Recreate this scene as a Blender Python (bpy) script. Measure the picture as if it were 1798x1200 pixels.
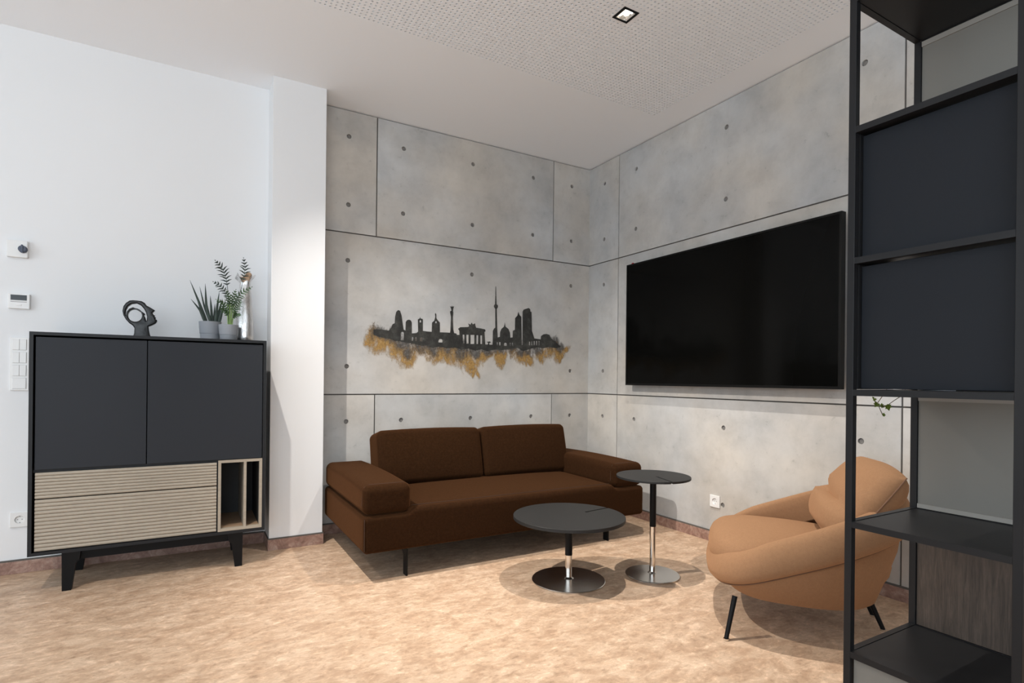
import bpy, bmesh, math, random
import numpy as np
from mathutils import Vector, Matrix, noise
random.seed(7)
PI = math.pi
S = bpy.context.scene
C = S.collection
for o in list(bpy.data.objects): bpy.data.objects.remove(o)

# ------------------------------------------------------------------ camera
YAW, ROLL, F = -0.5238, 0.0104, 978.1
cam = bpy.data.objects.new('camera', bpy.data.cameras.new('camera'))
C.objects.link(cam)
cam.data.sensor_fit = 'HORIZONTAL'; cam.data.sensor_width = 36.0
cam.data.lens = F / 1798 * 36.0
cam.data.shift_y = (666.83 - 600) / 1798
cam.data.clip_start = 0.02
cam.matrix_world = (Matrix.Translation((-3.1117, -4.0144, 1.0959)) @ Matrix.Rotation(YAW, 4, 'Z')
                    @ Matrix.Rotation(PI / 2, 4, 'X') @ Matrix.Rotation(ROLL, 4, 'Z'))
S.camera = cam

# ------------------------------------------------------------------ light and exposure
S.view_settings.view_transform = 'Standard'; S.view_settings.look = 'None'
S.view_settings.gamma = 1.0; S.view_settings.use_curve_mapping = False
S.view_settings.exposure = 0.06
w = bpy.data.worlds.new('sky'); S.world = w; w.use_nodes = True
bg = w.node_tree.nodes['Background']; bg.inputs[0].default_value = (0.75, 0.88, 1.0, 1); bg.inputs[1].default_value = 2.0
S.cycles.max_bounces = 10; S.cycles.diffuse_bounces = 6

def lamp(name, kind, loc, power, color, rot=(0, 0, 0), **kw):
    d = bpy.data.lights.new(name, kind); d.energy = power; d.color = color
    for k, v in kw.items(): setattr(d, k, v)
    o = bpy.data.objects.new(name, d); o.location = loc; o.rotation_euler = rot; C.objects.link(o)
    return o
WARM = (1.0, 0.93, 0.85)
# downlights in the ceiling: one in the picture, the others further along the same ceiling
DOWN = [(-1.1675, -1.791, 228, 106, None), (-3.20, -1.10, 365, 84, (-1.0, -1.15, 0)), (-1.9, -4.3, 60, 90, None), (-4.3, -1.9, 150, 100, None)]
for x, y, k, a, aim in DOWN:
    o = lamp('downlight_lamp', 'SPOT', (x, y, 2.985), k, WARM, spot_size=math.radians(a), spot_blend=1.0, shadow_soft_size=0.018)
    if aim: o.rotation_euler = (Vector(aim) - o.location).to_track_quat('-Z', 'Y').to_euler()
# daylight through the windows in the far left wall and in the wall behind the camera
lamp('window_daylight', 'AREA', (-6.9, -3.0, 1.55), 32, (0.88, 0.95, 1.0), rot=(0, -PI / 2, 0), shape='RECTANGLE', size=2.4, size_y=3.6)
lamp('window_daylight', 'AREA', (-4.6, -6.9, 1.55), 128, (0.88, 0.95, 1.0), rot=(math.radians(150), 0, 0), shape='RECTANGLE', size=3.4, size_y=2.4)

# ------------------------------------------------------------------ helpers
def newmat(name):
    m = bpy.data.materials.new(name); m.use_nodes = True
    nt = m.node_tree; b = nt.nodes['Principled BSDF']
    return m, nt, b
def simple(name, col, rough=0.5, metal=0.0, spec=0.5, bump=0.0, bscale=200, var=0.0, vscale=6.0, coat=0.0):
    m, nt, b = newmat(name)
    b.inputs['Base Color'].default_value = (*col, 1); b.inputs['Roughness'].default_value = rough
    b.inputs['Metallic'].default_value = metal; b.inputs['Specular IOR Level'].default_value = spec
    if coat: b.inputs['Coat Weight'].default_value = coat; b.inputs['Coat Roughness'].default_value = 0.03
    tc = nt.nodes.new('ShaderNodeTexCoord')
    if var:
        n = nt.nodes.new('ShaderNodeTexNoise'); n.inputs['Scale'].default_value = vscale; n.inputs['Detail'].default_value = 6
        nt.links.new(tc.outputs['Object'], n.inputs['Vector'])
        r = nt.nodes.new('ShaderNodeMapRange'); r.inputs['From Min'].default_value = .3; r.inputs['From Max'].default_value = .7
        r.inputs['To Min'].default_value = 1 - var; r.inputs['To Max'].default_value = 1 + var
        nt.links.new(n.outputs['Fac'], r.inputs['Value'])
        mx = nt.nodes.new('ShaderNodeMix'); mx.data_type = 'RGBA'; mx.blend_type = 'MULTIPLY'; mx.inputs[0].default_value = 1
        mx.inputs[6].default_value = (*col, 1); nt.links.new(r.outputs[0], mx.inputs[7]); nt.links.new(mx.outputs[2], b.inputs['Base Color'])
    if bump:
        n2 = nt.nodes.new('ShaderNodeTexNoise'); n2.inputs['Scale'].default_value = bscale; n2.inputs['Detail'].default_value = 3
        nt.links.new(tc.outputs['Object'], n2.inputs['Vector'])
        bp = nt.nodes.new('ShaderNodeBump'); bp.inputs['Strength'].default_value = bump; bp.inputs['Distance'].default_value = 0.002
        nt.links.new(n2.outputs['Fac'], bp.inputs['Height']); nt.links.new(bp.outputs[0], b.inputs['Normal'])
    return m
def ramp(nt, src, stops):
    r = nt.nodes.new('ShaderNodeValToRGB'); e = r.color_ramp.elements
    while len(e) < len(stops): e.new(0.5)
    for k, (p, c) in enumerate(stops):
        e[k].position = p; e[k].color = (*c, 1) if len(c) == 3 else c
    nt.links.new(src, r.inputs[0]); return r.outputs[0]
def mixrgb(nt, a, b, fac, mode='MIX'):
    m = nt.nodes.new('ShaderNodeMix'); m.data_type = 'RGBA'; m.blend_type = mode
    for s, v in ((0, fac), (6, a), (7, b)):
        if hasattr(v, 'is_output') or isinstance(v, bpy.types.NodeSocket): nt.links.new(v, m.inputs[s])
        else: m.inputs[s].default_value = v if s == 0 else (*v, 1)
    return m.outputs[2]
def noisenode(nt, scale, detail=6, rough=0.5, vec=None, stretch=None, dist=0.0):
    n = nt.nodes.new('ShaderNodeTexNoise'); n.inputs['Scale'].default_value = scale
    n.inputs['Detail'].default_value = detail; n.inputs['Roughness'].default_value = rough; n.inputs['Distortion'].default_value = dist
    if vec is None:
        tc = nt.nodes.new('ShaderNodeTexCoord'); vec = tc.outputs['Object']
    if stretch:
        mp = nt.nodes.new('ShaderNodeMapping'); mp.inputs['Scale'].default_value = stretch
        nt.links.new(vec, mp.inputs['Vector']); vec = mp.outputs[0]
    nt.links.new(vec, n.inputs['Vector']); return n.outputs['Fac']

def obj(name, bm, mat, parent=None, smooth=False, loc=None, rot=None, auto=None):
    me = bpy.data.meshes.new(name)
    bmesh.ops.recalc_face_normals(bm, faces=bm.faces)
    bm.to_mesh(me); bm.free()
    mats = mat if isinstance(mat, (list, tuple)) else [mat]
    for m in mats: me.materials.append(m)
    if smooth:
        me.polygons.foreach_set('use_smooth', [True] * len(me.polygons))
        me.set_sharp_from_angle(angle=math.radians(auto or 40))
    o = bpy.data.objects.new(name, me); C.objects.link(o)
    if parent: o.parent = parent
    if loc: o.location = loc
    if rot: o.rotation_euler = rot
    return o
def tag(o, label=None, cat=None, group=None, kind=None):
    if label: o['label'] = label
    if cat: o['category'] = cat
    if group: o['group'] = group
    if kind: o['kind'] = kind
    return o
def thing(name, label, cat, loc=(0, 0, 0), rotz=0, group=None):
    o = bpy.data.objects.new(name, None); C.objects.link(o); o.empty_display_size = .1
    o.location = loc; o.rotation_euler = (0, 0, rotz)
    return tag(o, label, cat, group)
def dup(root, loc, label=None, rotz=None):
    r = root.copy(); C.objects.link(r); r.location = loc
    if label: r['label'] = label
    if rotz is not None: r.rotation_euler = (0, 0, rotz)
    for ch in root.children:
        c = ch.copy(); C.objects.link(c); c.parent = r
        for g in ch.children:
            d = g.copy(); C.objects.link(d); d.parent = c
    return r
def box(bm, x0, x1, y0, y1, z0, z1, bev=0.0, seg=1, mi=0):
    v = [bm.verts.new(p) for p in ((x0, y0, z0), (x1, y0, z0), (x1, y1, z0), (x0, y1, z0), (x0, y0, z1), (x1, y0, z1), (x1, y1, z1), (x0, y1, z1))]
    fs = [bm.faces.new([v[i] for i in q]) for q in ((3, 2, 1, 0), (4, 5, 6, 7), (0, 1, 5, 4), (1, 2, 6, 5), (2, 3, 7, 6), (3, 0, 4, 7))]
    for f in fs: f.material_index = mi
    if bev:
        es = list({e for f in fs for e in f.edges})
        r = bmesh.ops.bevel(bm, geom=es, offset=bev, segments=seg, affect='EDGES', profile=0.5)
        for f in r['faces']: f.material_index = mi
    return v
def bx(*a, **k):
    bm = bmesh.new(); box(bm, *a, **k); return bm
def tube(bm, pts, r, n=12, caps=True, mi=0):
    """tube along points; r is a number or one radius per point"""
    pts = [Vector(p) for p in pts]; rs = r if isinstance(r, (list, tuple)) else [r] * len(pts)
    rings = []; prev = None
    for i, p in enumerate(pts):
        t = (pts[min(i + 1, len(pts) - 1)] - pts[max(i - 1, 0)]).normalized()
        if prev is None:
            a = t.orthogonal().normalized()
        else:
            a = (prev - t * prev.dot(t)).normalized()
        prev = a; b = t.cross(a)
        rings.append([bm.verts.new(p + (a * math.cos(2 * PI * k / n) + b * math.sin(2 * PI * k / n)) * rs[i]) for k in range(n)])
    for q, s in zip(rings, rings[1:]):
        for k in range(n):
            f = bm.faces.new((q[k], q[(k + 1) % n], s[(k + 1) % n], s[k])); f.material_index = mi
    if caps:
        bm.faces.new(rings[0][::-1]).material_index = mi; bm.faces.new(rings[-1]).material_index = mi
def lathe(bm, prof, n=32, c=(0, 0), mi=0, fn=None):
    """prof: list of (r, z); r==0 closes"""
    rings = []
    for r, z in prof:
        if r <= 1e-6: rings.append([bm.verts.new((c[0], c[1], z))])
        else:
            ring = []
            for k in range(n):
                a = 2 * PI * k / n; rr, zz = (r, z) if fn is None else fn(r, z, a)
                ring.append(bm.verts.new((c[0] + rr * math.cos(a), c[1] + rr * math.sin(a), zz)))
            rings.append(ring)
    for q, s in zip(rings, rings[1:]):
        for k in range(n):
            k2 = (k + 1) % n
            if len(q) == 1 and len(s) == 1: continue
            if len(q) == 1: f = bm.faces.new((q[0], s[k2], s[k]))
            elif len(s) == 1: f = bm.faces.new((q[k], q[k2], s[0]))
            else: f = bm.faces.new((q[k], q[k2], s[k2], s[k]))
            f.material_index = mi
def plate(outer, holes, fn, depth, bev=0.0, seg=1):
    """flat shape with holes; fn maps (a, b, d) to xyz, d from 0 (front) to depth"""
    bm = bmesh.new(); es = []
    for loop in [outer] + list(holes):
        vs = [bm.verts.new((p[0], p[1], 0)) for p in loop]
        for i in range(len(vs)): es.append(bm.edges.new((vs[i], vs[(i + 1) % len(vs)])))
    bmesh.ops.triangle_fill(bm, use_beauty=True, use_dissolve=False, edges=es)
    bmesh.ops.recalc_face_normals(bm, faces=bm.faces)
    r = bmesh.ops.extrude_face_region(bm, geom=list(bm.faces))
    for v in [g for g in r['geom'] if isinstance(g, bmesh.types.BMVert)]: v.co.z = depth
    if bev:
        ed = [e for e in bm.edges if len(e.link_faces) == 2 and e.calc_face_angle(0) > 0.9 and abs(e.verts[0].co.z - e.verts[1].co.z) < 1e-6]
        bmesh.ops.bevel(bm, geom=ed, offset=bev, segments=seg, affect='EDGES', profile=0.5)
    for v in bm.verts: v.co = Vector(fn(*v.co))
    return bm
def axis_pts(h, r, n_mid, n_r):
    k = [r * math.tan(PI / 4 * i / n_r) for i in range(n_r + 1)]
    a = [-h + (r - t) for t in k[::-1]]
    mid = [-(h - r) + 2 * (h - r) * i / n_mid for i in range(1, n_mid)]
    return a + mid + [-t for t in a[::-1]]
def rbox(hx, hy, hz, r, mid=(6, 6, 4), nr=4, fn=None):
    """rounded box around the origin, optional displacement fn(Vector)->Vector"""
    bm = bmesh.new(); ax = [axis_pts(h, min(r, h * .999), m, nr) for h, m in zip((hx, hy, hz), mid)]
    H = (hx, hy, hz); cache = {}
    def vert(i, j, k):
        if (i, j, k) in cache: return cache[(i, j, k)]
        p = Vector((ax[0][i], ax[1][j], ax[2][k]))
        q = Vector([max(-(H[t] - r), min(H[t] - r, p[t])) for t in range(3)])
        d = p - q
        if d.length > 1e-9: p = q + d.normalized() * r
        if fn: p = fn(p)
        cache[(i, j, k)] = bm.verts.new(p); return cache[(i, j, k)]
    n = [len(a) - 1 for a in ax]
    for (u, v, wq) in ((0, 1, 2), (1, 2, 0), (2, 0, 1)):
        for side in (0, n[wq]):
            for i in range(n[u]):
                for j in range(n[v]):
                    idx = []
                    for (a, b) in ((i, j), (i + 1, j), (i + 1, j + 1), (i, j + 1)):
                        t = [0, 0, 0]; t[u] = a; t[v] = b; t[wq] = side; idx.append(vert(*t))
                    if len(set(idx)) == 4: bm.faces.new(idx if side else idx[::-1])
    return bm
def circ(cx, cy, r, n, a0=0.0): return [(cx + r * math.cos(a0 + 2 * PI * k / n), cy + r * math.sin(a0 + 2 * PI * k / n)) for k in range(n)]

# ------------------------------------------------------------------ materials
def concrete_mat(name, tint):
    m, nt, b = newmat(name)
    tc = nt.nodes.new('ShaderNodeTexCoord'); oi = nt.nodes.new('ShaderNodeObjectInfo')
    ad = nt.nodes.new('ShaderNodeVectorMath'); ad.operation = 'ADD'
    nt.links.new(tc.outputs['Object'], ad.inputs[0])
    sc = nt.nodes.new('ShaderNodeMath'); sc.operation = 'MULTIPLY'; sc.inputs[1].default_value = 13.0
    nt.links.new(oi.outputs['Random'], sc.inputs[0]); nt.links.new(sc.outputs[0], ad.inputs[1])
    v = ad.outputs[0]
    big = noisenode(nt, 1.6, 4, .5, v, dist=.1); mid = noisenode(nt, 5.5, 10, .66, v, dist=.12); warm = noisenode(nt, 1.3, 3, .5, v)
    fine = noisenode(nt, 22, 8, .72, v, dist=.1)
    lo = tuple(t * .44 for t in tint); hi = tuple(t * .56 for t in tint)
    c1 = ramp(nt, big, [(.30, lo), (.68, hi)])
    c2 = ramp(nt, mid, [(.34, (.88, .88, .88)), (.52, (1, 1, 1)), (.68, (1.08, 1.08, 1.08))])
    c3 = ramp(nt, warm, [(.36, (.97, 1.0, 1.03)), (.66, (1.05, 1.0, .93))])
    c = mixrgb(nt, c1, c2, 1.0, 'MULTIPLY'); c = mixrgb(nt, c, c3, 1.0, 'MULTIPLY')
    c4 = ramp(nt, fine, [(.30, (.72, .72, .72)), (.385, (1, 1, 1))]); c = mixrgb(nt, c, c4, .7, 'MULTIPLY')
    nt.links.new(c, b.inputs['Base Color']); b.inputs['Roughness'].default_value = .62; b.inputs['Specular IOR Level'].default_value = .3
    bp = nt.nodes.new('ShaderNodeBump'); bp.inputs['Strength'].default_value = .15; bp.inputs['Distance'].default_value = .004
    nt.links.new(mid, bp.inputs['Height']); nt.links.new(bp.outputs[0], b.inputs['Normal'])
    return m
M = {}
M['concrete'] = concrete_mat('concrete', (1.0, .985, .96))
M['joint'] = simple('joint_shadow_gap', (.11, .10, .09), .9)
M['tie'] = simple('tie_hole_plug', (.19, .18, .17), .8, var=.25, vscale=60)
M['white'] = simple('white_paint', (.80, .81, .82), .6, spec=.3, bump=.05, bscale=300)
M['far_wall'] = simple('far_wall_paint', (.42, .42, .43), .7, spec=.2)
M['ceiling'] = simple('ceiling_paint', (.895, .915, .94), .8, spec=.2)
M['perf_back'] = simple('acoustic_fleece', (.012, .011, .011), .95)
M['plastic'] = simple('white_plastic', (.80, .80, .79), .35)
M['plastic_line'] = simple('plastic_gap', (.30, .30, .30), .6)
M['dark_plastic'] = simple('display_dark', (.012, .013, .014), .12)
M['knob_blue'] = simple('knob_blue_grey', (.055, .07, .11), .4)
# floor: marbled beige sheet floor
m, nt, b = newmat('marbled_floor')
n1 = noisenode(nt, 8, 12, .66, dist=.5, stretch=(1.0, 1.6, 1)); n2 = noisenode(nt, 1.3, 4, .5); n3 = noisenode(nt, 34, 10, .66, dist=.4, stretch=(1, 1.5, 1)); n4 = noisenode(nt, 19, 10, .7, dist=.7, stretch=(1, 1.7, 1))
c1 = ramp(nt, n1, [(.38, (.44, .295, .195)), (.46, (.485, .335, .226)), (.52, (.535, .378, .26)), (.57, (.575, .415, .292)), (.64, (.60, .44, .312))])
c2 = ramp(nt, n2, [(.3, (.95, .95, .95)), (.7, (1.04, 1.04, 1.04))]); c3 = ramp(nt, n3, [(.36, (.82, .81, .80)), (.46, (1, 1, 1)), (.56, (1, 1, 1)), (.61, (1.16, 1.17, 1.18))])
c4 = ramp(nt, n4, [(.36, (.80, .78, .76)), (.43, (.96, .96, .96)), (.55, (1, 1, 1)), (.59, (1.16, 1.17, 1.18))])
c = mixrgb(nt, mixrgb(nt, mixrgb(nt, c1, c2, 1.0, 'MULTIPLY'), c3, 1.0, 'MULTIPLY'), c4, 1.0, 'MULTIPLY'); nt.links.new(c, b.inputs['Base Color'])
b.inputs['Roughness'].default_value = .48; b.inputs['Specular IOR Level'].default_value = .3
M['floor'] = m
m, nt, b = newmat('skirting_marble')
n1 = noisenode(nt, 16, 9, .65, dist=1.5); n2 = noisenode(nt, 45, 6, .7)
c = mixrgb(nt, ramp(nt, n1, [(.3, (.20, .11, .085)), (.5, (.31, .185, .145)), (.68, (.44, .31, .25))]), ramp(nt, n2, [(.35, (.8, .8, .8)), (.6, (1.1, 1.1, 1.1))]), .7, 'MULTIPLY')
nt.links.new(c, b.inputs['Base Color']); b.inputs['Roughness'].default_value = .4
M['skirting'] = m
def fabric(name, col, scale=420, var=.16, rough=.95, sheen=.06, tint=2.5, mottle=.05):
    m, nt, b = newmat(name)
    tc = nt.nodes.new('ShaderNodeTexCoord')
    a = noisenode(nt, 1.0, 4, .7, tc.outputs['Object'], (scale, scale * .22, scale)); c_ = noisenode(nt, 1.0, 4, .7, tc.outputs['Object'], (scale * .22, scale, scale))
    mx = nt.nodes.new('ShaderNodeMath'); mx.operation = 'MAXIMUM'; nt.links.new(a, mx.inputs[0]); nt.links.new(c_, mx.inputs[1])
    lo = tuple(t * (1 - var * 2.2) for t in col); hi = tuple(min(1, t * (1 + var * 2.2)) for t in col)
    mot = ramp(nt, noisenode(nt, 70, 8, .75, tc.outputs['Object']), [(.36, (1 - mottle,) * 3), (.64, (1 + mottle,) * 3)])
    nt.links.new(mixrgb(nt, ramp(nt, mx.outputs[0], [(.40, lo), (.75, hi)]), mot, 1.0, 'MULTIPLY'), b.inputs['Base Color'])
    b.inputs['Roughness'].default_value = rough; b.inputs['Specular IOR Level'].default_value = .02
    b.inputs['Sheen Weight'].default_value = sheen; b.inputs['Sheen Roughness'].default_value = .5; b.inputs['Sheen Tint'].default_value = (*[min(1, t * tint) for t in col], 1)
    bp = nt.nodes.new('ShaderNodeBump'); bp.inputs['Strength'].default_value = .35; bp.inputs['Distance'].default_value = .001
    nt.links.new(mx.outputs[0], bp.inputs['Height']); nt.links.new(bp.outputs[0], b.inputs['Normal'])
    return m
M['sofa'] = fabric('sofa_fabric', (.026, .0115, .0050), sheen=.40, tint=9, mottle=.22)
M['sofa_seam'] = simple('sofa_seam', (.045, .022, .012), .9)
M['chair'] = fabric('armchair_fabric', (.285, .16, .088), 500, .06, sheen=.35, tint=2.6)
M['chair_seam'] = simple('armchair_seam', (.16, .085, .05), .9)
M['black_metal'] = simple('black_metal', (.006, .006, .0065), .45, spec=.15)
M['anthracite'] = simple('anthracite_lacquer', (.014, .015, .017), .45, spec=.25)
M['door'] = simple('anthracite_door', (.020, .023, .029), .55, spec=.25)
M['shelf_door'] = simple('shelf_door_blue_black', (.010, .012, .016), .55, spec=.2)
M['interior'] = simple('cabinet_interior', (.035, .035, .035), .7)
M['shelf_metal'] = simple('shelf_black_steel', (.011, .011, .012), .45, spec=.25)
M['panel_grey'] = simple('warm_grey_panel', (.185, .176, .157), .6, spec=.2)
M['panel_edge'] = simple('warm_grey_edge', (.27, .255, .23), .5)
def oak(name, a, b_, stretch, sc=1.0, lo_=.9):
    m, nt, b = newmat(name)
    n1 = noisenode(nt, 4 * sc, 8, .65, None, stretch, .8); n2 = noisenode(nt, 22 * sc, 6, .7, None, stretch)
    c = mixrgb(nt, ramp(nt, n1, [(.3, a), (.7, b_)]), ramp(nt, n2, [(.35, (lo_, lo_, lo_)), (.6, (1.05, 1.05, 1.05))]), .8, 'MULTIPLY')
    nt.links.new(c, b.inputs['Base Color']); b.inputs['Roughness'].default_value = .55
    return m
M['oak'] = oak('light_grey_oak', (.33, .285, .225), (.38, .33, .262), (1, 8, 10))
M['niche_floor'] = oak('oak_inside', (.28, .18, .11), (.38, .26, .17), (1, 8, 10))
M['dark_wood'] = oak('dark_wood_panel', (.028, .019, .013), (.10, .072, .054), (6, 14, 1), 1.6, .68)
M['steel'] = simple('brushed_steel', (.62, .60, .57), .24, 1.0)
M['chrome'] = simple('polished_steel', (.75, .72, .68), .12, 1.0)
M['table_top'] = simple('table_top_anthracite', (.020, .020, .020), .5, spec=.25, bump=.05, bscale=500)
M['tv_screen'] = simple('screen_glass', (.0022, .0022, .002), .10, spec=.07)
M['tv_frame'] = simple('tv_frame_black', (.005, .005, .005), .4, spec=.12)
M['red_led'] = simple('red_sensor', (.30, .01, .02), .25)
M['sculpture'] = simple('black_cast_figure', (.005, .005, .0055), .30, bump=.5, bscale=45, spec=.35)
M['pot'] = simple('grey_pot', (.285, .30, .325), .6)
M['soil'] = simple('soil', (.03, .02, .015), .95)
M['leaf_dark'] = simple('dark_leaf', (.018, .035, .024), .5, var=.3, vscale=40)
M['leaf_green'] = simple('palm_leaf', (.030, .075, .022), .5, var=.35, vscale=30)
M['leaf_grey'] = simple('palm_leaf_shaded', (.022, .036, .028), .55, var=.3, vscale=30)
M['stem'] = simple('pale_stem', (.22, .34, .10), .55, var=.2, vscale=40)
M['ivy'] = simple('ivy_leaf', (.12, .17, .02), .5, var=.4, vscale=60)
M['ivy_stem'] = simple('ivy_stem', (.08, .06, .03), .7)
m, nt, b = newmat('hammered_silver')
n1 = noisenode(nt, 30, 6, .7, None, (1, 1, .25)); n2 = noisenode(nt, 9, 5, .6, None, (1, 1, .3))
nt.links.new(ramp(nt, n2, [(.38, (.50, .48, .46)), (.55, (.82, .81, .80))]), b.inputs['Base Color'])
b.inputs['Metallic'].default_value = 1; b.inputs['Roughness'].default_value = .22
bp = nt.nodes.new('ShaderNodeBump'); bp.inputs['Strength'].default_value = .8; bp.inputs['Distance'].default_value = .006
nt.links.new(n1, bp.inputs['Height']); nt.links.new(bp.outputs[0], b.inputs['Normal'])
M['silver'] = m
m, nt, b = newmat('mural_paint')
n1 = noisenode(nt, 18, 8, .7); n2 = noisenode(nt, 5, 5, .6)
c = mixrgb(nt, ramp(nt, n1, [(.45, (.020, .020, .018)), (.62, (.045, .045, .042)), (.78, (.16, .155, .15))]), ramp(nt, n2, [(.4, (.7, .7, .7)), (.7, (1.8, 1.8, 1.7))]), .8, 'MULTIPLY')
nt.links.new(c, b.inputs['Base Color']); b.inputs['Roughness'].default_value = .7
M['mural'] = m
def wash(name, attr, cols, amax):
    m, nt, b = newmat(name)
    at = nt.nodes.new('ShaderNodeAttribute'); at.attribute_name = attr
    n1 = noisenode(nt, 34, 9, .8, dist=.4, stretch=(1, 1, .55)); n2 = noisenode(nt, 60, 6, .7)
    s1 = nt.nodes.new('ShaderNodeMath'); s1.operation = 'ADD'; nt.links.new(at.outputs['Fac'], s1.inputs[0]); nt.links.new(n1, s1.inputs[1])
    r = nt.nodes.new('ShaderNodeMapRange'); r.inputs['From Min'].default_value = .66; r.inputs['From Max'].default_value = .95; r.inputs['To Max'].default_value = amax
    nt.links.new(s1.outputs[0], r.inputs['Value'])
    nt.links.new(r.outputs[0], b.inputs['Alpha'])
    nt.links.new(ramp(nt, n2, [(.35, cols[0]), (.55, cols[1]), (.7, cols[2])]), b.inputs['Base Color']); b.inputs['Roughness'].default_value = .75
    return m
M['gold_wash'] = wash('gold_wash', 'paint_amount', [(.26, .14, .035), (.42, .25, .07), (.55, .38, .17)], .85)
M['grey_wash'] = wash('grey_wash', 'paint_amount', [(.05, .05, .048), (.12, .115, .11), (.25, .24, .22)], .75)
m, nt, b = newmat('lamp_glow')
b.inputs['Base Color'].default_value = (1, 1, 1, 1); b.inputs['Emission Color'].default_value = (1, .93, .84, 1); b.inputs['Emission Strength'].default_value = 14
M['glow'] = m

# ------------------------------------------------------------------ the room
def struct(name, bm, mat, parent=None, **k):
    o = obj(name, bm, mat, parent, **k)
    if parent is None: o['kind'] = 'structure'
    return o
H, Z1, Z2, ZB = 3.0, 2.1273, .9773, .068
X0, YF = -7.0, -7.0            # far left wall, wall behind the camera
struct('floor', bx(X0, .12, YF, .12, -.08, 0), M['floor'])
PX1, PY1, PC, NX, NY = -.2445, -1.0535, .025, 124, 80   # perforated field: 25 mm grid
PX0, PY0 = PX1 - NX * PC, PY1 - NY * PC
bm = bmesh.new()
for a in ((X0, PX0, YF, .12), (PX1, .12, YF, .12), (PX0, PX1, YF, PY0), (PX0, PX1, PY1, .12)): box(bm, *a, H, H + .1)
ceiling = struct('ceiling', bm, M['ceiling'])
# perforated acoustic field, every hole real
LX, LY = -1.1675, -1.791                                  # downlight centre
i, j = np.meshgrid(np.arange(NX), np.arange(NY), indexing='ij'); i = i.ravel(); j = j.ravel()
cx = PX0 + (i + .5) * PC; cy = PY0 + (j + .5) * PC
inside = (abs(cx - LX) < .034) & (abs(cy - LY) < .034)
near = (abs(cx - LX) < .062) & (abs(cy - LY) < .062) & ~inside
hole = ~inside & ~near
gv = [(PX0 + a * PC, PY0 + b_ * PC, H) for a in range(NX + 1) for b_ in range(NY + 1)]
gid = lambda a, b_: a * (NY + 1) + b_
verts = list(gv); faces = []
cs = [(math.cos(PI / 4 * k) * .006, math.sin(PI / 4 * k) * .006) for k in range(8)]
for q in range(len(i)):
    if inside[q]: continue
    a, b_ = int(i[q]), int(j[q])
    c0, c1, c2, c3 = gid(a, b_), gid(a + 1, b_), gid(a + 1, b_ + 1), gid(a, b_ + 1)
    if near[q]: faces.append((c3, c2, c1, c0)); continue
    n0 = len(verts); X, Y = cx[q], cy[q]
    for z in (H, H + .0125):
        for dx, dy in cs: verts.append((X + dx, Y + dy, z))
    h = [n0 + k for k in range(8)]
    faces += [(h[1], h[0], h[7], c1, c2), (h[3], h[2], h[1], c2, c3), (h[5], h[4], h[3], c3, c0), (h[7], h[6], h[5], c0, c1)]
    for k in range(8): faces.append((h[k], h[(k + 1) % 8], n0 + 8 + (k + 1) % 8, n0 + 8 + k))
me = bpy.data.meshes.new('perforated_board'); me.from_pydata(verts, [], faces); me.materials.append(M['ceiling'])
o = bpy.data.objects.new('perforated_board', me); C.objects.link(o); o.parent = ceiling; o['kind'] = 'stuff'
bm = bmesh.new()
e = .05
for a in ((PX0, LX - e, PY0, PY1), (LX + e, PX1, PY0, PY1), (LX - e, LX + e, PY0, LY - e), (LX - e, LX + e, LY + e, PY1)): box(bm, *a, H + .0125, H + .03)
obj('fleece_backing', bm, M['perf_back'], ceiling)

def panel(name, u0, u1, z0, z1, fn, parent, ties):
    hs = [(u, z) for u, z in ties if u0 < u < u1 and z0 < z < z1]
    outer = [(u0, z0), (u1, z0), (u1, z1), (u0, z1)]
    bm = plate(outer, [circ(u, z, .0165, 14) for u, z in hs], fn, .012)
    for u, z in hs:
        vs = [bm.verts.new(fn(a, b_, .0085)) for a, b_ in circ(u, z, .0135, 12)]
        f = bm.faces.new(vs); f.material_index = 1
        vs2 = [bm.verts.new(fn(a, b_, .0115)) for a, b_ in circ(u, z, .0135, 12)]
        for k in range(12): bm.faces.new((vs[k], vs[(k + 1) % 12], vs2[(k + 1) % 12], vs2[k])).material_index = 1
    return obj(name, bm, [M['concrete'], M['tie']], parent)
G = .0045
TZ = [.785, 1.178, 1.931, 2.327, 2.812]
# wall with the mural (y = 0)
wb = struct('wall_back', bx(-2.36, .10, .012, .12, 0, H), M['joint'])
tb = [(-2.150, z) for z in TZ] + [(-1.746, z) for z in (TZ[0], TZ[3], TZ[4])] + [(-1.172, z) for z in TZ] + [(-.603, z) for z in (TZ[0], TZ[3], TZ[4])] + [(-.200, z) for z in TZ]
fb = lambda u, z, d: (u, d, z)
for u0, u1 in ((-2.352, -1.9467), (-1.9467, -.3945), (-.3945, 0)):
    for z0, z1 in ((ZB + .008, Z2), (Z1, H - .007)):
        panel('concrete_panel', u0 + G * (u0 > -2.3), u1 - G * (u1 < -.1), z0 + G * (z0 > .5), z1 - G * (z1 < 2.5), fb, wb, tb)
panel('concrete_panel', -2.352, 0, Z2 + G, Z1 - G, fb, wb, tb)
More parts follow.
